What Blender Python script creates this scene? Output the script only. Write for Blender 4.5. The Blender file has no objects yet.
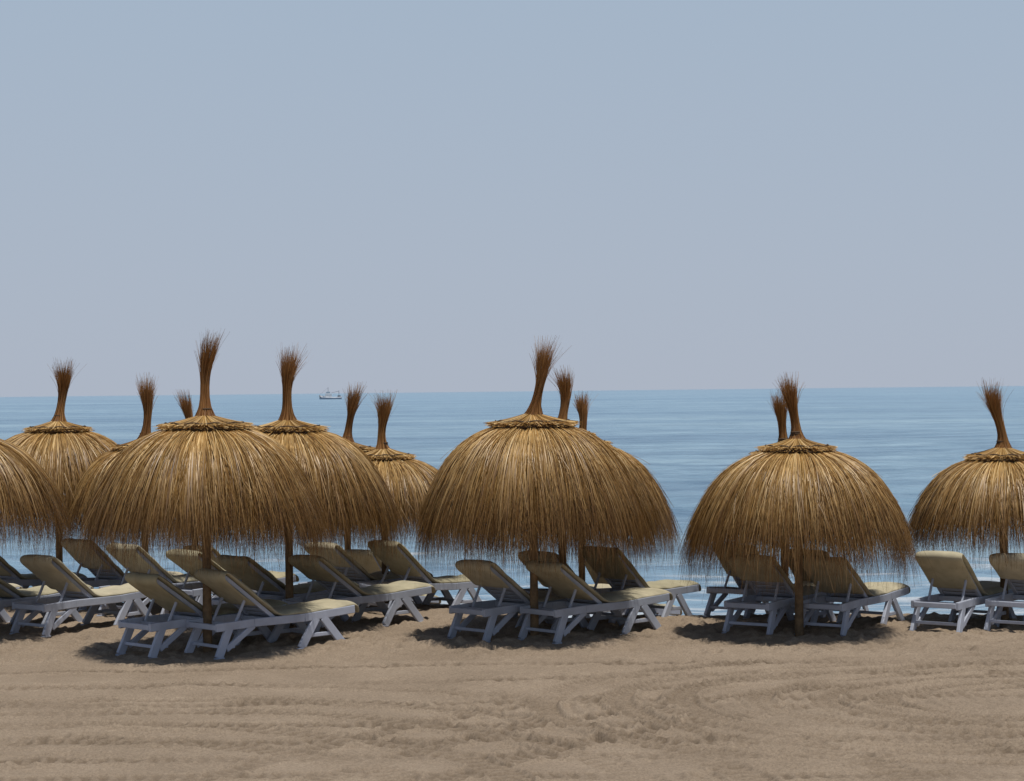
import bpy, bmesh, math, random
import numpy as np
from mathutils import Vector, Matrix
random.seed(7); rng=np.random.default_rng(11)
sc=bpy.context.scene
sc.view_settings.view_transform='Standard'; sc.view_settings.look='None'; sc.view_settings.exposure=0
COL=sc.collection

# ---------------------------------------------------------------- helpers
def new_mat(name):
    m=bpy.data.materials.new(name); m.use_nodes=True
    nt=m.node_tree; nt.nodes.clear()
    out=nt.nodes.new('ShaderNodeOutputMaterial')
    return m,nt,out
def N(nt,t,**k):
    n=nt.nodes.new(t)
    for a,b in k.items():
        if a in n.inputs: n.inputs[a].default_value=b
        else: setattr(n,a,b)
    return n
def ramp(nt,fac,stops):
    r=nt.nodes.new('ShaderNodeValToRGB'); nt.links.new(fac,r.inputs[0])
    e=r.color_ramp.elements
    while len(e)<len(stops): e.new(0.5)
    for el,(p,c) in zip(e,stops):
        el.position=p; el.color=(c[0],c[1],c[2],1) if len(c)==3 else c
    return r.outputs[0]
def mesh_from(name,V,F,mat,smooth=False):
    me=bpy.data.meshes.new(name)
    V=np.asarray(V,np.float32); F=np.asarray(F,np.int32)
    me.vertices.add(len(V)); me.vertices.foreach_set('co',V.ravel())
    k=F.shape[1]
    me.loops.add(F.size); me.loops.foreach_set('vertex_index',F.ravel())
    me.polygons.add(len(F)); me.polygons.foreach_set('loop_start',np.arange(len(F),dtype=np.int32)*k)
    me.polygons.foreach_set('loop_total',np.full(len(F),k,np.int32))
    if smooth: me.polygons.foreach_set('use_smooth',np.ones(len(F),bool))
    me.update(calc_edges=True); me.materials.append(mat)
    return me
def obj(name,data,parent=None,loc=(0,0,0),rot=(0,0,0)):
    o=bpy.data.objects.new(name,data); COL.objects.link(o)
    o.location=loc; o.rotation_euler=rot
    if parent: o.parent=parent
    return o
def vnoise(x,y,cell,seed):
    r=np.random.default_rng(seed); G=r.random((256,256))
    fx=x/cell; fy=y/cell
    ix=np.floor(fx).astype(int); iy=np.floor(fy).astype(int)
    tx=fx-ix; ty=fy-iy; tx=tx*tx*(3-2*tx); ty=ty*ty*(3-2*ty)
    a=G[ix%256,iy%256]; b=G[(ix+1)%256,iy%256]; c=G[ix%256,(iy+1)%256]; d=G[(ix+1)%256,(iy+1)%256]
    return (a*(1-tx)+b*tx)*(1-ty)+(c*(1-tx)+d*tx)*ty-0.5
def ss(t): t=np.clip(t,0,1); return t*t*(3-2*t)
def ground_z(x,y):
    crest=25.6+2.4*ss((0.9-x)/2.5)+0.25*np.sin(x*0.7)
    s=y-crest
    return np.maximum(-0.24*(0.5*(s+np.sqrt(s*s+0.5))),-6.0)

# ---------------------------------------------------------------- materials
def mat_straw(name,c1,c2,c3,trans=0.3,dome_shade=None):
    m,nt,out=new_mat(name)
    g=N(nt,'ShaderNodeNewGeometry')
    col=ramp(nt,g.outputs['Random Per Island'],[(0,c1),(0.5,c2),(1,c3)])
    tc=N(nt,'ShaderNodeTexCoord'); no=N(nt,'ShaderNodeTexNoise',Scale=5.0,Detail=4.0); nt.links.new(tc.outputs['Object'],no.inputs['Vector'])
    mx=N(nt,'ShaderNodeMix',data_type='RGBA',blend_type='MULTIPLY'); mx.inputs[0].default_value=0.5
    nt.links.new(col,mx.inputs[6]); nt.links.new(ramp(nt,no.outputs['Fac'],[(0.3,(0.7,0.65,0.6)),(0.7,(1.15,1.15,1.15))]),mx.inputs[7])
    res=mx.outputs[2]
    if dome_shade:   # dome shading painted into the straw colour: pale top, dark towards the hem
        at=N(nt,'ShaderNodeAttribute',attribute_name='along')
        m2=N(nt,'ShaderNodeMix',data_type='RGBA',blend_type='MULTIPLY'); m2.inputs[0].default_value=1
        nt.links.new(res,m2.inputs[6]); nt.links.new(ramp(nt,at.outputs['Fac'],dome_shade),m2.inputs[7]); res=m2.outputs[2]
    p=N(nt,'ShaderNodeBsdfPrincipled',Roughness=0.42); nt.links.new(res,p.inputs['Base Color'])
    p.inputs['Specular IOR Level'].default_value=0.45
    t=N(nt,'ShaderNodeBsdfTranslucent'); nt.links.new(res,t.inputs['Color'])
    ms=N(nt,'ShaderNodeMixShader'); ms.inputs[0].default_value=trans
    nt.links.new(p.outputs[0],ms.inputs[1]); nt.links.new(t.outputs[0],ms.inputs[2]); nt.links.new(ms.outputs[0],out.inputs[0])
    return m
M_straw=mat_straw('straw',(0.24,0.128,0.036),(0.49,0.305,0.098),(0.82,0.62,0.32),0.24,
   [(0.0,(1.25,1.25,1.25)),(0.3,(1.1,1.08,1.05)),(0.55,(0.74,0.67,0.58)),(0.8,(0.45,0.37,0.28)),(1.0,(0.33,0.26,0.19))])  # painted shading tints, from lit cap down to shaded hem
M_tuft=mat_straw('straw_tuft',(0.20,0.085,0.026),(0.35,0.165,0.052),(0.50,0.28,0.10),0.3)
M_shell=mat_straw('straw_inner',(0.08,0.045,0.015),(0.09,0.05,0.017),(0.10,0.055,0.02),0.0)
def mat_simple(name,col,rough=0.5,nscale=8,var=0.2,bump=0.0,trans=0,indiv=0.0):
    m,nt,out=new_mat(name)
    tc=N(nt,'ShaderNodeTexCoord'); no=N(nt,'ShaderNodeTexNoise',Scale=float(nscale),Detail=6.0); nt.links.new(tc.outputs['Object'],no.inputs['Vector'])
    a=[c*(1-var) for c in col]; b=[min(1,c*(1+var*0.4)) for c in col]
    c=ramp(nt,no.outputs['Fac'],[(0.3,a),(0.7,b)])
    if indiv:
        oi=N(nt,'ShaderNodeObjectInfo'); rc=ramp(nt,oi.outputs['Random'],[(0,(1-indiv,1-indiv,1-indiv*1.3)),(1,(1.0,1.0,1.0))])
        mm=N(nt,'ShaderNodeMix',data_type='RGBA',blend_type='MULTIPLY'); mm.inputs[0].default_value=1
        nt.links.new(c,mm.inputs[6]); nt.links.new(rc,mm.inputs[7]); c=mm.outputs[2]
    p=N(nt,'ShaderNodeBsdfPrincipled',Roughness=rough); nt.links.new(c,p.inputs['Base Color'])
    if bump:
        bp=N(nt,'ShaderNodeBump',Strength=bump,Distance=0.02); nt.links.new(no.outputs['Fac'],bp.inputs['Height']); nt.links.new(bp.outputs[0],p.inputs['Normal'])
    if trans:
        t=N(nt,'ShaderNodeBsdfTranslucent'); nt.links.new(c,t.inputs['Color'])
        ms=N(nt,'ShaderNodeMixShader'); ms.inputs[0].default_value=trans
        nt.links.new(p.outputs[0],ms.inputs[1]); nt.links.new(t.outputs[0],ms.inputs[2]); nt.links.new(ms.outputs[0],out.inputs[0])
    else: nt.links.new(p.outputs[0],out.inputs[0])
    return m
M_wood=mat_simple('pole_wood',(0.20,0.125,0.06),0.75,12,0.5,0.4)
M_cord=mat_simple('cord',(0.08,0.045,0.02),0.8,40,0.4,0.4)
M_plastic=mat_simple('white_plastic',(0.45,0.48,0.57),0.5,5,0.18,0,0,0.12)
M_cushion=mat_simple('cream_cushion',(0.58,0.51,0.36),0.9,6,0.22,0.35,0.05,0.28)
M_hull=mat_simple('boat_hull_paint',(0.30,0.34,0.40),0.5,0.5,0.2)
M_boatw=mat_simple('boat_white_paint',(0.6,0.62,0.64),0.5,0.5,0.15)
M_boatd=mat_simple('boat_rigging',(0.12,0.13,0.15),0.6,1,0.2)

# ---------------------------------------------------------------- sand
def build_sand():
    def axis(lo,hi,step,far_lo,far_hi):
        fine=np.arange(lo,hi,step)
        up=[fine[-1]]; s=step
        while up[-1]<far_hi: s*=1.25; up.append(up[-1]+s)
        dn=[fine[0]]; s=step
        while dn[-1]>far_lo: s*=1.25; dn.append(dn[-1]-s)
        return np.concatenate([np.array(dn[1:][::-1]),fine,np.array(up[1:])])
    xs=axis(-7.6,7.6,0.020,-3000,3000); ys=axis(13.8,26.3,0.022,-300,3000)
    X,Y=np.meshgrid(xs,ys)
    z=ground_z(X,Y)
    near=np.exp(-np.maximum(0,np.maximum(np.abs(X)-9,np.maximum(Y-30,10-Y)))/6)
    wx=X+0.3*vnoise(X,Y,1.3,31); wy=Y+0.3*vnoise(X,Y,1.1,32)
    smooth=0.38+0.95*ss((Y-20.0)/2.2)
    h=0.03*vnoise(wx,wy,1.6,1)+0.020*vnoise(wx,wy,0.55,2)*smooth+0.022*vnoise(wx,wy,0.2,3)*smooth+0.020*vnoise(X,Y,0.09,4)*smooth+0.014*vnoise(X,Y,0.05,5)*(0.5+0.5*smooth)
    tone=np.zeros_like(h); tr=np.zeros_like(h)
    keep=ss((21.6-Y+0.5*vnoise(X,Y,1.0,77))/0.8)
    patch=np.clip(0.85+1.2*vnoise(X,Y,1.1,41)+0.6*vnoise(X,Y,0.35,42),0.2,1.2)*keep
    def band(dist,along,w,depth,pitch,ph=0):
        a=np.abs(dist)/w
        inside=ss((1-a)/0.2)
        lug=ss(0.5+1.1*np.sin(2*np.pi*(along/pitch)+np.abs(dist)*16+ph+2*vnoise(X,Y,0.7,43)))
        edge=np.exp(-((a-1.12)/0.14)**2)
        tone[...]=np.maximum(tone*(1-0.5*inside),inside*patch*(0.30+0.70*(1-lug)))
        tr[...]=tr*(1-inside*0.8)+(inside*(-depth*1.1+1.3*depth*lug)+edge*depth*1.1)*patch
    def arc(cx,cy,sx,sy,r,w,depth,pitch):
        dx=(X-cx)/sx; dy=(Y-cy)/sy; rr=np.sqrt(dx*dx+dy*dy); an=np.arctan2(dy,dx)
        band(rr-r+0.05*np.sin(an*5+r),an*r,w,depth,pitch,r)
    for yy,sl in ((14.6,-0.02),(15.5,0.05),(16.3,0.03),(17.1,-0.03),(18.3,-0.04),(19.6,0.02),(20.6,0.015)):
        band(Y-yy-sl*X-0.2*np.sin(X*0.35+yy),X,0.13,0.016,0.13,yy)
    for r in (9.3,10.1,10.9): arc(7.5,9.9,1.0,1.0,r,0.13,0.02,0.13)
    for r in (2.6,3.3,4.1,4.8,5.8): arc(-3.8,14.0,1.15,0.95,r,0.14,0.027,0.13)
    for r in (1.6,2.15,2.75,3.5,4.1,4.8): arc(5.0,18.0,1.0,0.66,r,0.14,0.028,0.13)
    rr=np.sqrt((X-5.0)**2+((Y-18.0)/0.66)**2)+0.05*vnoise(X,Y,0.8,52)
    amp=np.clip(vnoise(X,Y,1.8,51)*2.4+0.75,0,1)*keep*ss((6.2-rr)/1.0)
    rk=(np.sin(rr*2*np.pi/0.13)*0.008+vnoise(rr*9,X*0.2,1,53)*0.026)*amp
    r2_=np.sqrt(((X+3.8)/1.15)**2+((Y-14.0)/0.95)**2)+0.05*vnoise(X,Y,0.8,54)
    amp2=np.clip(vnoise(X,Y,1.8,55)*2.4+0.75,0,1)*keep*ss((rr-5.6)/1.0)
    rk+=(np.sin(r2_*2*np.pi/0.13)*0.007+vnoise(r2_*9,X*0.2,1,56)*0.024)*amp2
    h+=tr+rk
    r2=np.random.default_rng(5)
    for i in range(1100):
        fx=r2.uniform(-7.5,7.5); fy=20.6+5*r2.beta(2,1.6) if i<1030 else r2.uniform(14,20)
        i0,i1=np.searchsorted(xs,[fx-0.35,fx+0.35]); j0,j1=np.searchsorted(ys,[fy-0.35,fy+0.35])
        if i1<=i0 or j1<=j0: continue
        xx=X[j0:j1,i0:i1]-fx; yy=Y[j0:j1,i0:i1]-fy
        a=r2.uniform(0,math.pi); u=xx*math.cos(a)+yy*math.sin(a); v=-xx*math.sin(a)+yy*math.cos(a)
        q=(u/0.13)**2+(v/0.06)**2
        dp=r2.uniform(0.012,0.035)
        h[j0:j1,i0:i1]+=-dp*np.exp(-q)+dp*0.55*np.exp(-(np.sqrt(q)-1.7)**2/0.25)
    z=z+h*near
    ny,nx=X.shape
    V=np.stack([X.ravel(),Y.ravel(),z.ravel()],1)
    idx=np.arange(nx*ny).reshape(ny,nx)
    F=np.stack([idx[:-1,:-1].ravel(),idx[:-1,1:].ravel(),idx[1:,1:].ravel(),idx[1:,:-1].ravel()],1)
    m,nt,out=new_mat('sand')
    tc=N(nt,'ShaderNodeTexCoord')
    n1=N(nt,'ShaderNodeTexNoise',Scale=0.9,Detail=8.0,Roughness=0.65); n2=N(nt,'ShaderNodeTexNoise',Scale=45.0,Detail=5.0,Roughness=0.85); n3=N(nt,'ShaderNodeTexNoise',Scale=14.0,Detail=8.0,Roughness=0.7)
    for n in (n1,n2,n3): nt.links.new(tc.outputs['Object'],n.inputs['Vector'])
    c1=ramp(nt,n1.outputs['Fac'],[(0.3,(0.262,0.202,0.143)),(0.7,(0.345,0.270,0.195))])
    c2=ramp(nt,n2.outputs['Fac'],[(0.32,(0.58,0.56,0.54)),(0.68,(1.28,1.28,1.28))])
    mx=N(nt,'ShaderNodeMix',data_type='RGBA',blend_type='MULTIPLY'); mx.inputs[0].default_value=0.85
    nt.links.new(c1,mx.inputs[6]); nt.links.new(c2,mx.inputs[7])
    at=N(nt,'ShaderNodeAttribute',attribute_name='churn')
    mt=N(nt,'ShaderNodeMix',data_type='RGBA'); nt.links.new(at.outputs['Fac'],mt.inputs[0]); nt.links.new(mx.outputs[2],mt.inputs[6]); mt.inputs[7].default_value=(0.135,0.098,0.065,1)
    p=N(nt,'ShaderNodeBsdfPrincipled',Roughness=0.95); nt.links.new(mt.outputs[2],p.inputs['Base Color'])
    p.inputs['Specular IOR Level'].default_value=0.1
    b1=N(nt,'ShaderNodeBump',Strength=0.7,Distance=0.03); nt.links.new(n3.outputs['Fac'],b1.inputs['Height'])
    b2=N(nt,'ShaderNodeBump',Strength=0.6,Distance=0.008); nt.links.new(n2.outputs['Fac'],b2.inputs['Height']); nt.links.new(b1.outputs[0],b2.inputs['Normal'])
    nt.links.new(b2.outputs[0],p.inputs['Normal']); nt.links.new(p.outputs[0],out.inputs[0])
    me=mesh_from('sand_beach',V,F,m,True)
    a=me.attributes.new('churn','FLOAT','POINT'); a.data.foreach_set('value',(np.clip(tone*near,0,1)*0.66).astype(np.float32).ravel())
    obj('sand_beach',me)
build_sand()

# ---------------------------------------------------------------- sea
def build_sea():
    ys=[29.0]
    while ys[-1]<26000: ys.append(ys[-1]*1.0085)
    ys=np.array(ys); us=np.linspace(-1,1,420)
    U,Y=np.meshgrid(us,ys); X=U*(25+Y*0.75)
    wx=X+3*vnoise(X,Y,9,61); wy=Y+2.2*vnoise(X,Y,7,62)
    fade=np.exp(-np.maximum(0,Y-60)/90)
    z=-1.5+fade*(0.09*np.sin(wy*2*np.pi/5.5+0.15*wx)+0.22*vnoise(wx*0.45,wy,1.6,63)+0.16*vnoise(wx*0.6,wy,0.8,64))
    ny,nx=X.shape; V=np.stack([X.ravel(),Y.ravel(),z.ravel()],1); idx=np.arange(nx*ny).reshape(ny,nx)
    F=np.stack([idx[:-1,:-1].ravel(),idx[:-1,1:].ravel(),idx[1:,1:].ravel(),idx[1:,:-1].ravel()],1)
    m,nt,out=new_mat('sea_water')
    tc=N(nt,'ShaderNodeTexCoord')
    def noise(sx,sy,sc_,det=5.0,rg=0.6):
        mp=N(nt,'ShaderNodeMapping'); mp.inputs['Scale'].default_value=(sx,sy,1); nt.links.new(tc.outputs['Object'],mp.inputs['Vector'])
        n=N(nt,'ShaderNodeTexNoise',Scale=sc_,Detail=det,Roughness=rg); nt.links.new(mp.outputs[0],n.inputs['Vector']); return n.outputs['Fac']
    big=noise(0.10,0.35,0.09,6.0,0.65)
    huge=noise(0.12,0.5,0.012,5.0,0.6)
    mid=noise(0.3,1.0,0.5,6.0,0.7)
    c1=ramp(nt,big,[(0.35,(0.165,0.265,0.365)),(0.5,(0.215,0.33,0.43)),(0.65,(0.275,0.395,0.48))])
    c2=ramp(nt,mid,[(0.32,(0.48,0.57,0.66)),(0.68,(1.45,1.40,1.30))])
    mx=N(nt,'ShaderNodeMix',data_type='RGBA',blend_type='MULTIPLY'); mx.inputs[0].default_value=0.9
    nt.links.new(c1,mx.inputs[6]); nt.links.new(c2,mx.inputs[7])
    m2=N(nt,'ShaderNodeMix',data_type='RGBA',blend_type='MULTIPLY'); m2.inputs[0].default_value=0.8
    nt.links.new(mx.outputs[2],m2.inputs[6]); nt.links.new(ramp(nt,huge,[(0.35,(0.87,0.90,0.94)),(0.65,(1.22,1.18,1.13))]),m2.inputs[7])
    sep=N(nt,'ShaderNodeSeparateXYZ'); nt.links.new(tc.outputs['Object'],sep.inputs[0])
    def mrange(a,b,c,d):
        mr=N(nt,'ShaderNodeMapRange'); mr.inputs[1].default_value=a; mr.inputs[2].default_value=b; mr.inputs[3].default_value=c; mr.inputs[4].default_value=d
        nt.links.new(sep.outputs['Y'],mr.inputs[0]); return mr.outputs[0]
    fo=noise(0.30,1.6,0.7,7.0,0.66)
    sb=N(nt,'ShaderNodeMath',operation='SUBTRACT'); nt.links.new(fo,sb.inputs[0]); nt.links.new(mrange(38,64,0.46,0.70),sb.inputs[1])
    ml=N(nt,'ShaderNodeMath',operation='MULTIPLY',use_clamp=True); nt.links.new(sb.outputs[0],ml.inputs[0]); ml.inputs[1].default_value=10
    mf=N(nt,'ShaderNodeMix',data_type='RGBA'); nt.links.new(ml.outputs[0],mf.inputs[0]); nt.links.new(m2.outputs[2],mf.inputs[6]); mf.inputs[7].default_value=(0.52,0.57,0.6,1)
    p=N(nt,'ShaderNodeBsdfPrincipled',Roughness=0.3,IOR=1.33); nt.links.new(mf.outputs[2],p.inputs['Base Color'])
    s1=noise(0.5,1.0,2.2,6.0,0.65); s2=noise(0.5,1.0,0.25,4.0,0.6)
    b1=N(nt,'ShaderNodeBump',Distance=0.35); nt.links.new(s1,b1.inputs['Height']); nt.links.new(mrange(100,1800,1.0,0.15),b1.inputs['Strength'])
    b2=N(nt,'ShaderNodeBump',Distance=1.2); nt.links.new(s2,b2.inputs['Height']); nt.links.new(b1.outputs[0],b2.inputs['Normal']); nt.links.new(mrange(150,2500,1.0,0.12),b2.inputs['Strength'])
    nt.links.new(b2.outputs[0],p.inputs['Normal']); nt.links.new(p.outputs[0],out.inputs[0])
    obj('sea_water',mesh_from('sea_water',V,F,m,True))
build_sea()

# ---------------------------------------------------------------- straws
def ribbons(P,w,twist,tan):
    n,k,_=P.shape
    d=np.gradient(P,axis=1); d/=np.linalg.norm(d,axis=2,keepdims=True)+1e-9
    T=np.repeat(tan[:,None,:],k,1); T=T-d*np.sum(T*d,2,keepdims=True); T/=np.linalg.norm(T,axis=2,keepdims=True)+1e-9
    B=np.cross(d,T); c=np.cos(twist)[:,None,None]; s=np.sin(twist)[:,None,None]
    S=(T*c+B*s)*w[:,:,None]*0.5
    V=np.stack([P-S,P+S],2).reshape(-1,3)
    base=(np.arange(n)*k*2)[:,None]+(np.arange(k-1)*2)[None,:]
    b=base.ravel(); F=np.stack([b,b+1,b+3,b+2],1)
    return V,F
def merge(parts):
    Vs=[];Fs=[];o=0
    for V,F in parts: Vs.append(V);Fs.append(F+o);o+=len(V)
    return np.concatenate(Vs),np.concatenate(Fs)
def lathe(prof,seg=48,wob=0.0):
    prof=np.array(prof); a=np.linspace(0,2*np.pi,seg,endpoint=False)
    V=np.array([[r*math.cos(t),r*math.sin(t),z] for r,z in prof for t in a])
    F=[]
    for i in range(len(prof)-1):
        for j in range(seg):
            F.append([i*seg+j,i*seg+(j+1)%seg,(i+1)*seg+(j+1)%seg,(i+1)*seg+j])
    return V,np.array(F)
def tube(pts,r,seg=8):
    pts=[Vector(p) for p in pts]; V=[];F=[]
    for i,p in enumerate(pts):
        d=(pts[min(i+1,len(pts)-1)]-pts[max(i-1,0)]).normalized()
        a=d.orthogonal().normalized() if i==0 else (a-d*a.dot(d)).normalized()
        b=d.cross(a); rr=r if np.isscalar(r) else r[i]
        for j in range(seg):
            t=2*math.pi*j/seg; V.append(p+(a*math.cos(t)+b*math.sin(t))*rr)
    for i in range(len(pts)-1):
        for j in range(seg): F.append([i*seg+j,i*seg+(j+1)%seg,(i+1)*seg+(j+1)%seg,(i+1)*seg+j])
    return np.array([tuple(v) for v in V]),np.array(F)

def umbrella(x,y,capz,hemz,R,tuftz,n=8000,rcap=0.46,lean=(0.0,0.0),polelean=0.0):
    gz=float(ground_z(x,y))
    E=obj('beach_umbrella',None,loc=(x,y,gz)); E.rotation_euler=(0,0,rng.uniform(0,6))
    cz=capz-gz; H=capz-hemz; rot=E.rotation_euler[2]
    k=9; t=np.linspace(0,1,k)[None,:]
    ph=rng.uniform(0,2*np.pi,n)
    clump=0.5+0.5*np.sin(ph*23+3*np.sin(ph*7))
    u_=rng.random(n)
    start=np.where(u_<0.50,rng.uniform(0,0.08,n),rng.uniform(0.05,0.6,n))
    end=rng.normal(0.885,0.13,n)+0.04*np.sin(ph*9+x)*rng.random(n)+0.04*np.sin(ph*31+y)+0.02*np.sin(ph*67)
    end=np.clip(end,0.58,1.14)
    long_=rng.random(n)<0.05; end=np.where(long_,end+rng.uniform(0.03,0.13,n),end)
    s=start[:,None]+(end-start)[:,None]*t
    layer=rng.uniform(-0.085,0.02,n)+0.02*clump
    def prof(s):
        sc_=np.clip(s,0,1); ex=np.maximum(s-1,0)
        a=sc_*np.pi/2*0.97
        r=0.92*np.sin(a)**0.98+0.08*sc_; z=0.86*(1-np.cos(a))/(1-math.cos(np.pi/2*0.97))+0.14*sc_
        return r+0.03*ex, z+ex*1.4
    r_,z_=prof(s)
    Rv=R*(1+0.025*np.sin(ph*2+y)+0.015*np.sin(ph*5+x*3))
    r0=rcap*0.80
    rad=r0+(Rv[:,None]-r0)*r_+layer[:,None]*np.minimum(s*3,1)
    fr=rng.normal(-0.005,0.07,n)[:,None]*np.maximum(s-0.5,0)**1.5*2.8
    rad=rad+fr
    zz=cz-0.03-H*z_+layer[:,None]*0.9*(1-np.minimum(s,1))+rng.normal(0,0.004,n)[:,None]
    dph=rng.normal(0,0.085,n)[:,None]*s**1.4 + rng.normal(0,0.02,n)[:,None]*np.sin(s*4+ph[:,None])
    an=ph[:,None]+dph
    P=np.stack([rad*np.cos(an),rad*np.sin(an),zz],2)
    w=rng.uniform(0.004,0.0085,n)[:,None]*(1.0-0.78*np.clip((t-0.42)*2,0,1)**1.2)*np.ones((1,k))
    tan=np.stack([-np.sin(ph),np.cos(ph),0*ph],1)
    parts=[ribbons(P,w,rng.normal(0,0.6,n),tan)]
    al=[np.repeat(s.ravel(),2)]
    m2=260; ph2=rng.uniform(0,2*np.pi,m2); s0=rng.uniform(0.15,0.85,m2); kk=5; tt=np.linspace(0,1,kk)[None,:]
    s2=s0[:,None]+rng.uniform(0.15,0.3,m2)[:,None]*tt; r2,z2=prof(s2)
    lift=rng.uniform(0.01,0.08,m2)[:,None]*tt
    rad2=r0+(R-r0)*r2+lift; P2=np.stack([rad2*np.cos(ph2[:,None]+0.1*tt),rad2*np.sin(ph2[:,None]+0.1*tt),cz-0.02-H*z2+lift*0.5],2)
    parts.append(ribbons(P2,np.full((m2,kk),0.004),rng.normal(0,1,m2),np.stack([-np.sin(ph2),np.cos(ph2),0*ph2],1)))
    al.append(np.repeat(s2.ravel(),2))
    m3=2000; ph3=rng.uniform(0,2*np.pi,m3); kk=6; tt=np.linspace(0,1,kk)[None,:]
    rend=rcap*rng.normal(0.98,0.06,m3)[:,None]
    rad3=0.05+(rend-0.05)*tt**0.9; z3=cz+0.04+0.09*(1-tt)**2.0+rng.uniform(-0.035,0.02,m3)[:,None]-0.015*tt**3
    P3=np.stack([rad3*np.cos(ph3[:,None]),rad3*np.sin(ph3[:,None]),z3],2)
    parts.append(ribbons(P3,np.full((m3,kk),0.008),rng.normal(0,0.6,m3),np.stack([-np.sin(ph3),np.cos(ph3),0*ph3],1)))
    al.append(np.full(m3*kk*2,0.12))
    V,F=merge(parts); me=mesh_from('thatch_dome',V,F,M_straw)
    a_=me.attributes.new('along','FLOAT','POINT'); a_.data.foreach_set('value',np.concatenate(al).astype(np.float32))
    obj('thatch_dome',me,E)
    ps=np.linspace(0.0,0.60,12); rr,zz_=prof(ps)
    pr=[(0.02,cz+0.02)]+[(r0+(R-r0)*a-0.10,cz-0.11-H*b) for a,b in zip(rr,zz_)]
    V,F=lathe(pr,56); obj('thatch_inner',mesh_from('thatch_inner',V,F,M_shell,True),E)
    parts=[]
    for rc,zc,th in ((rcap*0.93,cz-0.005,0.017),(rcap*0.86,cz+0.055,0.008),(rcap*0.90,cz-0.035,0.013)):
        pts=[(rc*(1+0.02*math.sin(a*7))*math.cos(a),rc*(1+0.02*math.sin(a*7))*math.sin(a),zc+0.008*math.sin(a*11)) for a in np.linspace(0,2*math.pi,60)]
        parts.append(tube(pts,th,6))
    Ht=tuftz-capz
    ln=Matrix.Rotation(-rot,2)@Vector(lean)
    for j in range(4):
        zc=cz+0.15+0.02*j; rc=0.052; f=(zc-cz)/Ht
        pts=[(rc*math.cos(a)+ln.x*f**1.3,rc*math.sin(a)+ln.y*f**1.3,zc) for a in np.linspace(0,2*math.pi,14)]
        parts.append(tube(pts,0.011,5))
    V,F=merge(parts); obj('tie_cord',mesh_from('tie_cord',V,F,M_cord,True),E)
    # tuft
    m4=900; kk=10; tt=np.linspace(0,1,kk)[None,:]
    ph4=rng.uniform(0,2*np.pi,m4)[:,None]; q=np.sqrt(rng.random(m4))[:,None]
    hh=np.clip(rng.normal(0.86,0.11,m4),0.5,1.12)[:,None]
    wr=rng.random(m4); wild=np.where(wr<0.16,rng.uniform(1.3,3.4,m4),1.0)[:,None]
    v=tt*hh
    sw=0.65+0.4*rng.random(); s1=rng.uniform(0,6); am=0.035*rng.uniform(0.5,1.3)
    base=0.16*np.exp(-(v/0.13)**1.2); neck=0.036+0.034*v*sw; fl=0.065*sw*np.clip((v-0.5)/0.45,0,None)**1.6*wild
    rad4=(base+neck+fl)*q+0*v
    wobf=lambda f: am*(np.sin(f*5+s1)-math.sin(s1))
    cx=ln.x*v**1.3+wobf(v); cy=ln.y*v**1.3
    gust=0.12*np.clip(v-0.6,0,None)**1.5*(wild>1)
    bend=rng.normal(0,0.035,m4)[:,None]*v**3+gust
    P4=np.stack([rad4*np.cos(ph4+0.8*v)+cx+bend,rad4*np.sin(ph4+0.8*v)+cy,cz+0.03+Ht*v*0.985-0.06*(wild-1)*np.clip(v-0.7,0,None)],2)
    w4=rng.uniform(0.004,0.008,m4)[:,None]*(1-0.7*tt**2)
    V,F=ribbons(P4,w4,rng.normal(0,0.9,m4),np.stack([-np.sin(ph4[:,0]),np.cos(ph4[:,0]),0*ph4[:,0]],1))
    def core(f): return (ln.x*f**1.3+float(wobf(f)),ln.y*f**1.3,cz+0.03+Ht*f)
    V2,F2=tube([core(f) for f in np.linspace(0,0.66,8)],[0.11,0.055,0.038,0.034,0.034,0.032,0.028,0.015],10)
    V,F=merge([(V,F),(V2,F2)])
    obj('tuft',mesh_from('tuft',V,F,M_tuft),E)
    parts=[tube([(polelean*(1-f),0,-0.25+f*(cz+0.25)) for f in np.linspace(0,1,7)],[0.050+0.003*math.sin(i*2) for i in range(7)],14)]
    for j in range(10):
        a=2*math.pi*j/10
        pts=[]
        for sv in (0,0.25,0.45,0.58):
            pr_,pz_=prof(np.array([sv])); rr_=r0*0.1+(R-0.1)*pr_[0]*0.91-0.03; pts.append((rr_*math.cos(a),rr_*math.sin(a),cz-0.17-H*pz_[0]))
        parts.append(tube(pts,0.012,5))
    V,F=merge(parts); obj('pole',mesh_from('pole',V,F,M_wood,True),E)

#          x     y     capz  hemz  R    tuftz
umbrella(-6.66,23.5,2.40,1.20,1.36,3.2,8000)
umbrella(-6.30,27.6,2.37,1.05,1.28,3.27,7500,0.44,(0.08,0))
umbrella(-5.00,27.0,2.12,0.95,1.12,3.04,5000,0.42,(0.04,0))
umbrella(-4.72,29.5,2.00,0.90,1.1,2.82,5000,0.4,(-0.15,0))
umbrella(-3.40,22.04,2.48,1.24,1.31,3.46,12500,0.50,(0.08,0))
umbrella(-2.73,24.19,2.40,1.14,1.31,3.35,10500,0.46,(0.05,0))
umbrella(-2.50,30.0,1.98,0.85,1.1,2.90,5000,0.42,(0.14,0))
umbrella(-1.74,26.9,1.96,0.92,1.12,2.78,8000,0.40,(-0.02,0))
umbrella(0.23,23.04,2.45,1.08,1.31,3.37,12500,0.50,(0.16,0))
umbrella(0.60,24.5,2.28,1.00,1.20,3.06,7500,0.40,(0.0,0))
umbrella(0.956,28.0,2.08,0.68,1.36,2.755,7500,0.40,(0.03,0))
umbrella(3.30,23.08,2.13,0.86,1.26,2.93,12500,0.42,(-0.10,0))
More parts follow.
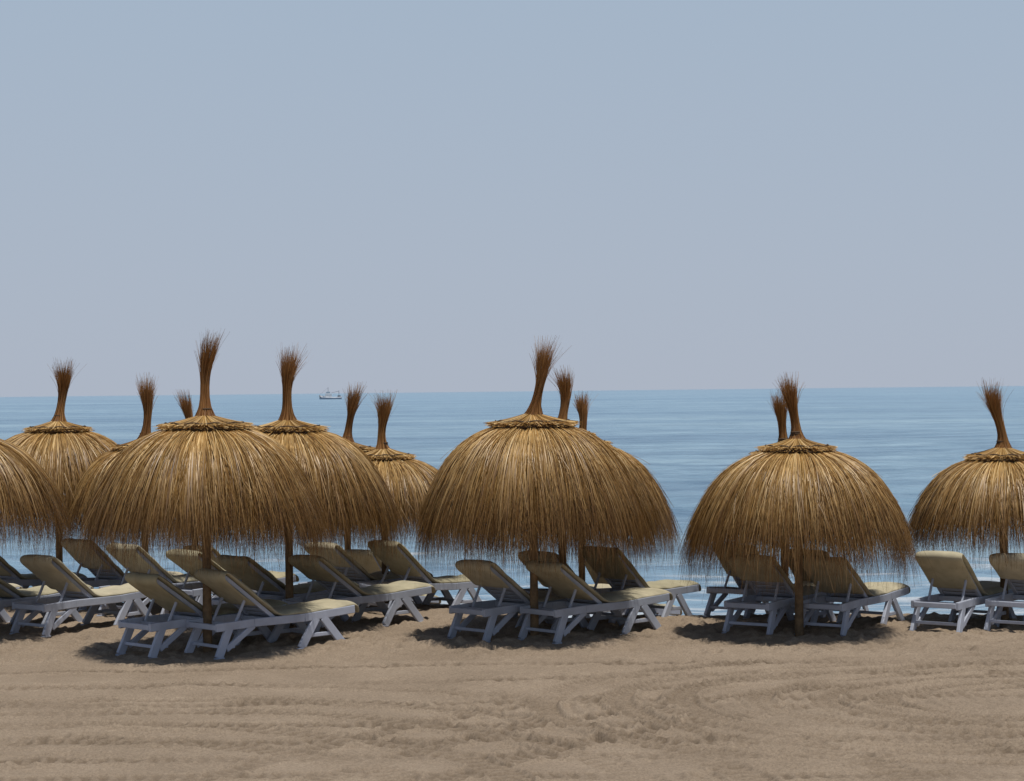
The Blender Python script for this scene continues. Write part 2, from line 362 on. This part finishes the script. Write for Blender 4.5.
umbrella(3.42,25.14,2.0,0.90,1.06,2.735,5000,0.4,(-0.04,0))
umbrella(5.93,24.1,1.97,0.95,1.12,2.84,10500,0.42,(-0.08,0))

# ---------------------------------------------------------------- loungers
def obox(bm,p0,p1,w,h,up=(0,0,1)):
    p0=Vector(p0);p1=Vector(p1);d=(p1-p0).normalized();s=d.cross(Vector(up))
    if s.length<1e-4: s=d.cross(Vector((0,1,0)))
    s.normalize();u=s.cross(d)
    vs=[bm.verts.new(p+s*a*w/2+u*b*h/2) for p in (p0,p1) for a,b in ((-1,-1),(1,-1),(1,1),(-1,1))]
    for f in ((3,2,1,0),(4,5,6,7),(0,1,5,4),(1,2,6,5),(2,3,7,6),(3,0,4,7)): bm.faces.new([vs[i] for i in f])
L=1.92; W=0.60
def lounger_meshes(alpha,flap,seed):
    r=random.Random(seed); bm=bmesh.new(); a=math.radians(alpha)
    zt=0.36
    for sy in (-1,1):
        y=sy*(W/2-0.025)
        pts=[(0.0,y,zt-0.015),(0.5,y,zt+0.0),(1.2,y,zt-0.004),(L,y,zt+0.035)]
        for p,q in zip(pts[:-1],pts[1:]): obox(bm,p,q,0.042,0.09)
        yo=y+sy*0.012
        obox(bm,(0.17,y,zt-0.03),(0.02,yo,0.015),0.042,0.095,(1,0,0))
        obox(bm,(0.50,y,zt-0.03),(0.13,yo-sy*0.01,0.10),0.032,0.065,(1,0,0))
        obox(bm,(0.075,y,0.13),(0.24,y,0.13),0.03,0.045)
        obox(bm,(-0.03,yo,0.01),(0.09,yo,0.01),0.05,0.024)
        obox(bm,(1.37,y,zt-0.02),(1.14,yo,0.015),0.042,0.095,(1,0,0))
        obox(bm,(1.46,y,zt-0.02),(1.74,yo,0.015),0.042,0.095,(1,0,0))
        obox(bm,(1.25,y,0.15),(1.59,y,0.15),0.026,0.045)
        for xx in (1.13,1.75): obox(bm,(xx-0.05,yo,0.01),(xx+0.05,yo,0.01),0.05,0.024)
        obox(bm,(0.78-0.42*math.cos(a),y*0.75,zt+0.02+0.42*math.sin(a)),(0.30,y*0.75,zt),0.025,0.03)
    for xx,zz in ((0.02,zt-0.015),(L-0.02,zt+0.035),(0.74,zt)): obox(bm,(xx,-W/2+0.04,zz),(xx,W/2-0.04,zz),0.05,0.06)
    for xx,zz in ((0.08,0.13),(1.42,0.15),(0.3,zt-0.02)): obox(bm,(xx,-W/2+0.03,zz),(xx,W/2-0.03,zz),0.03,0.035)
    for i in range(12):
        xx=0.84+i*0.087; obox(bm,(xx,-W/2+0.045,zt+0.012),(xx,W/2-0.045,zt+0.012),0.06,0.016)
    ca,sa=math.cos(a),math.sin(a); hx,hz=0.80,zt+0.03; BL=0.80
    def bp(s,y,n=0): return (hx-ca*s+sa*n,y,hz+sa*s+ca*n)
    for sy in (-1,1): obox(bm,bp(0,sy*(W/2-0.07)),bp(BL,sy*(W/2-0.07)),0.04,0.045)
    for i in range(9):
        s=0.05+i*0.088; obox(bm,bp(s,-W/2+0.08),bp(s,W/2-0.08),0.062,0.014,(sa,0,ca))
    obox(bm,bp(BL,-W/2+0.05),bp(BL,W/2-0.05),0.04,0.045,(sa,0,ca))
    bmesh.ops.recalc_face_normals(bm,faces=bm.faces)
    mf=bpy.data.meshes.new('lounger_frame'); bm.to_mesh(mf); bm.free(); mf.materials.append(M_plastic)
    th=0.07
    path=[]
    def addp(x,z,nx,nz,tk): path.append((x,z,nx,nz,tk))
    nf=7
    for i in range(nf):
        s=BL+0.02-flap*(1-i/(nf-1)); addp(hx-ca*s-sa*0.035,hz+sa*s-ca*0.035,-sa,-ca,0.018)
    addp(hx-ca*(BL+0.05)-sa*0.01,hz+sa*(BL+0.05)-ca*0.01,-ca*0.9-sa*0.3,sa*0.9-ca*0.3,0.025)
    addp(hx-ca*(BL+0.045)+sa*0.03,hz+sa*(BL+0.045)+ca*0.03,-ca*0.5+sa*0.8,sa*0.5+ca*0.8,0.035)
    for i in range(10):
        s=BL*(1-i/9.0)*0.97+0.04; tk=th*(1 if i%3 else 0.8)
        addp(hx-ca*s+sa*0.03,hz+sa*s+ca*0.03,sa,ca,tk)
    addp(hx+0.05,zt+0.045,0.25,0.97,th)
    for i in range(13):
        f=(i+1)/13; xx=hx+0.05+f*(L+0.03-hx-0.05); tk=th*(1 if i%4 else 0.78)
        addp(xx,zt+0.028+0.035*f*f+0.004*r.uniform(-1,1),0,1,tk)
    addp(L+0.055,zt+0.045,0.8,0.4,0.05)
    addp(L+0.065,zt-0.02,1,0.0,0.035)
    ycs=np.linspace(-1,1,9); V=[];F=[]
    hw=W/2-0.008; n=len(path); m=len(ycs)
    for side in (0,1):
        for i,(x,z,nx,nz,tk) in enumerate(path):
            for yv in ycs:
                e=max(0,abs(yv)-0.7)/0.3; rr=(1-e**2*0.55)
                puff=0.006*math.sin(i*1.3+yv*3+seed)+0.005*r.uniform(-1,1)
                off=(tk*rr+puff) if side else (0.0+0.25*tk*(1-rr))
                V.append((x+nx*off,yv*hw*(1.0+0.012*math.sin(i*0.9+seed)),z+nz*off))
    o=n*m
    for i in range(n-1):
        for j in range(m-1):
            F.append([i*m+j,(i+1)*m+j,(i+1)*m+j+1,i*m+j+1])
            F.append([o+i*m+j,o+i*m+j+1,o+(i+1)*m+j+1,o+(i+1)*m+j])
        F.append([i*m,o+i*m,o+(i+1)*m,(i+1)*m]); F.append([i*m+m-1,(i+1)*m+m-1,o+(i+1)*m+m-1,o+i*m+m-1])
    for j in range(m-1):
        F.append([j,j+1,o+j+1,o+j]); b=(n-1)*m; F.append([b+j,o+b+j,o+b+j+1,b+j+1])
    mc=mesh_from('lounger_cushion',np.array(V),np.array(F),M_cushion,True)
    return mf,mc
VARS=[lounger_meshes(al,fl,i) for i,(al,fl) in enumerate(((34,0.66),(37,0.52),(31,0.70),(38,0.6),(35,0.4)))]
cnt=0
def lounger(x,y,th,var=None):
    global cnt
    v=VARS[(cnt if var is None else var)%5]; cnt+=1
    a=math.radians(th+random.uniform(-3,3)); ux,uy=math.cos(a),math.sin(a)
    hx,hy=x-ux*L/2,y-uy*L/2; fx,fy=x+ux*L/2,y+uy*L/2
    z0=float(ground_z(hx,hy)); z1=float(ground_z(fx,fy)); pitch=-math.atan2(z1-z0,L)
    E=obj('sun_lounger',None,loc=(hx,hy,z0-0.012),rot=(0,pitch,a))
    f=obj('frame',v[0],E); b=f.modifiers.new('bevel','BEVEL'); b.width=0.008; b.segments=2
    c=obj('cushion',v[1],E); s=c.modifiers.new('sub','SUBSURF'); s.levels=1; s.render_levels=1
LG=[(-3.5,22.45,48),(-2.72,22.35,46),
(-6.17,24.7,54),(-5.25,24.6,56),
(-1.92,24.5,45),(-2.85,24.75,50),
(-4.6,26.5,56),(-3.75,26.3,54),
(-1.16,26.5,48),(-2.0,26.7,50),
(-7.0,28.0,55),(-5.5,27.7,57),(-4.15,29.3,56),(-1.95,30.0,55),
(0.12,23.55,48),(0.96,23.40,45),
(1.56,25.35,50),(0.76,25.75,52),(1.6,28.1,56),
(3.24,23.95,56),(4.06,23.8,53),
(3.22,25.9,57),(4.06,25.8,58),
(5.41,23.8,56),(6.3,23.8,55),(7.4,25.6,60),(-7.1,24.8,56)]
for l in LG: lounger(*l)

# ---------------------------------------------------------------- fishing boat
def boat():
    E=obj('fishing_boat',None,loc=(-131,1440,-1.5),rot=(0,0,math.radians(4)))
    st=[(-8.5,0.1,3.0),(-6.5,1.3,2.5),(-3,2.2,1.9),(2,2.3,1.6),(6,2.1,1.7),(8,1.7,1.9)]
    V=[];F=[]
    for x,b,h in st: V+= [(x*0.92,0,-0.5),(x*0.97,b*0.8,0.2),(x,b,h),(x,b*0.9,h-0.5 if abs(x)<8 else h),(x,-b*0.9,h-0.5 if abs(x)<8 else h),(x,-b,h),(x*0.97,-b*0.8,0.2)]
    for i in range(len(st)-1):
        for j in range(7): F.append([i*7+j,i*7+(j+1)%7,(i+1)*7+(j+1)%7,(i+1)*7+j])
    obj('hull',mesh_from('hull',np.array(V),np.array(F),M_hull),E)
    bm=bmesh.new()
    obox(bm,(-4.2,0,2.6),(0.6,0,2.6),3.0,2.4); obox(bm,(-3.4,0,4.5),(-0.6,0,4.5),2.4,1.5); obox(bm,(-3.7,0,5.33),(-0.3,0,5.33),2.8,0.14)
    me=bpy.data.meshes.new('cabin'); bm.to_mesh(me); bm.free(); me.materials.append(M_boatw); obj('cabin',me,E)
    bm=bmesh.new()
    obox(bm,(-2,0,5.3),(-2,0,8.6),0.25,0.25); obox(bm,(5.8,0,1.2),(5.8,0,6.2),0.3,0.3); obox(bm,(5.8,0,5.8),(0.5,0,4.6),0.2,0.2)
    obox(bm,(5.8,-1.8,4.6),(5.8,1.8,4.6),0.25,0.25); obox(bm,(4.8,0,2.0),(7.0,0,2.0),2.4,1.3); obox(bm,(-2,0,8.2),(-8.4,0,3.2),0.08,0.08)
    obox(bm,(-3.42,-0.6,4.7),(-3.42,0.6,4.7),0.1,0.6)
    me=bpy.data.meshes.new('rigging'); bm.to_mesh(me); bm.free(); me.materials.append(M_boatd); obj('rigging',me,E)
boat()

# ---------------------------------------------------------------- light
sel=math.radians(75); az=math.radians(150)
dirv=Vector((math.sin(az)*math.cos(sel),math.cos(az)*math.cos(sel),math.sin(sel)))
sl=bpy.data.lights.new('sun','SUN'); sl.energy=3.5; sl.angle=math.radians(0.5); sl.color=(1.0,0.96,0.90)
so=bpy.data.objects.new('sun',sl); COL.objects.link(so); so.rotation_euler=dirv.to_track_quat('Z','Y').to_euler(); so.location=(10,20,40)
w=bpy.data.worlds.new('World'); sc.world=w; w.use_nodes=True; nt=w.node_tree; nt.nodes.clear()
sky=N(nt,'ShaderNodeTexSky',sky_type='NISHITA'); sky.sun_disc=False; sky.sun_elevation=sel; sky.sun_rotation=az
sky.air_density=1.0; sky.dust_density=0.6; sky.ozone_density=1.5
ST=0.06
tc=N(nt,'ShaderNodeTexCoord'); sp=N(nt,'ShaderNodeSeparateXYZ'); nt.links.new(tc.outputs['Generated'],sp.inputs[0])
def hz(r,g,b): return (r/ST/20,g/ST/20,b/ST/20)
haze=ramp(nt,sp.outputs['Z'],[(0.0,hz(0.415,0.465,0.555)),(0.06,hz(0.41,0.472,0.57)),(0.20,hz(0.385,0.475,0.59)),(0.5,hz(0.17,0.25,0.40))])
sc20=N(nt,'ShaderNodeVectorMath',operation='SCALE'); nt.links.new(haze,sc20.inputs[0]); sc20.inputs['Scale'].default_value=20
hf=ramp(nt,sp.outputs['Z'],[(0.0,(0.98,)*3),(0.2,(0.94,)*3),(0.7,(0.3,)*3)])
mx=N(nt,'ShaderNodeMix',data_type='RGBA'); nt.links.new(hf,mx.inputs[0]); nt.links.new(sky.outputs[0],mx.inputs[6]); nt.links.new(sc20.outputs[0],mx.inputs[7])
bg=N(nt,'ShaderNodeBackground',Strength=ST); wo=N(nt,'ShaderNodeOutputWorld')
nt.links.new(mx.outputs[2],bg.inputs[0]); nt.links.new(bg.outputs[0],wo.inputs[0])

# ---------------------------------------------------------------- camera
cam=bpy.data.cameras.new('camera'); co=bpy.data.objects.new('camera',cam); COL.objects.link(co)
cam.sensor_width=36; cam.lens=70; cam.clip_end=60000; cam.clip_start=0.1
co.location=(0,0,2.85); co.rotation_euler=(math.radians(90.02),math.radians(0.62),0)
sc.camera=co
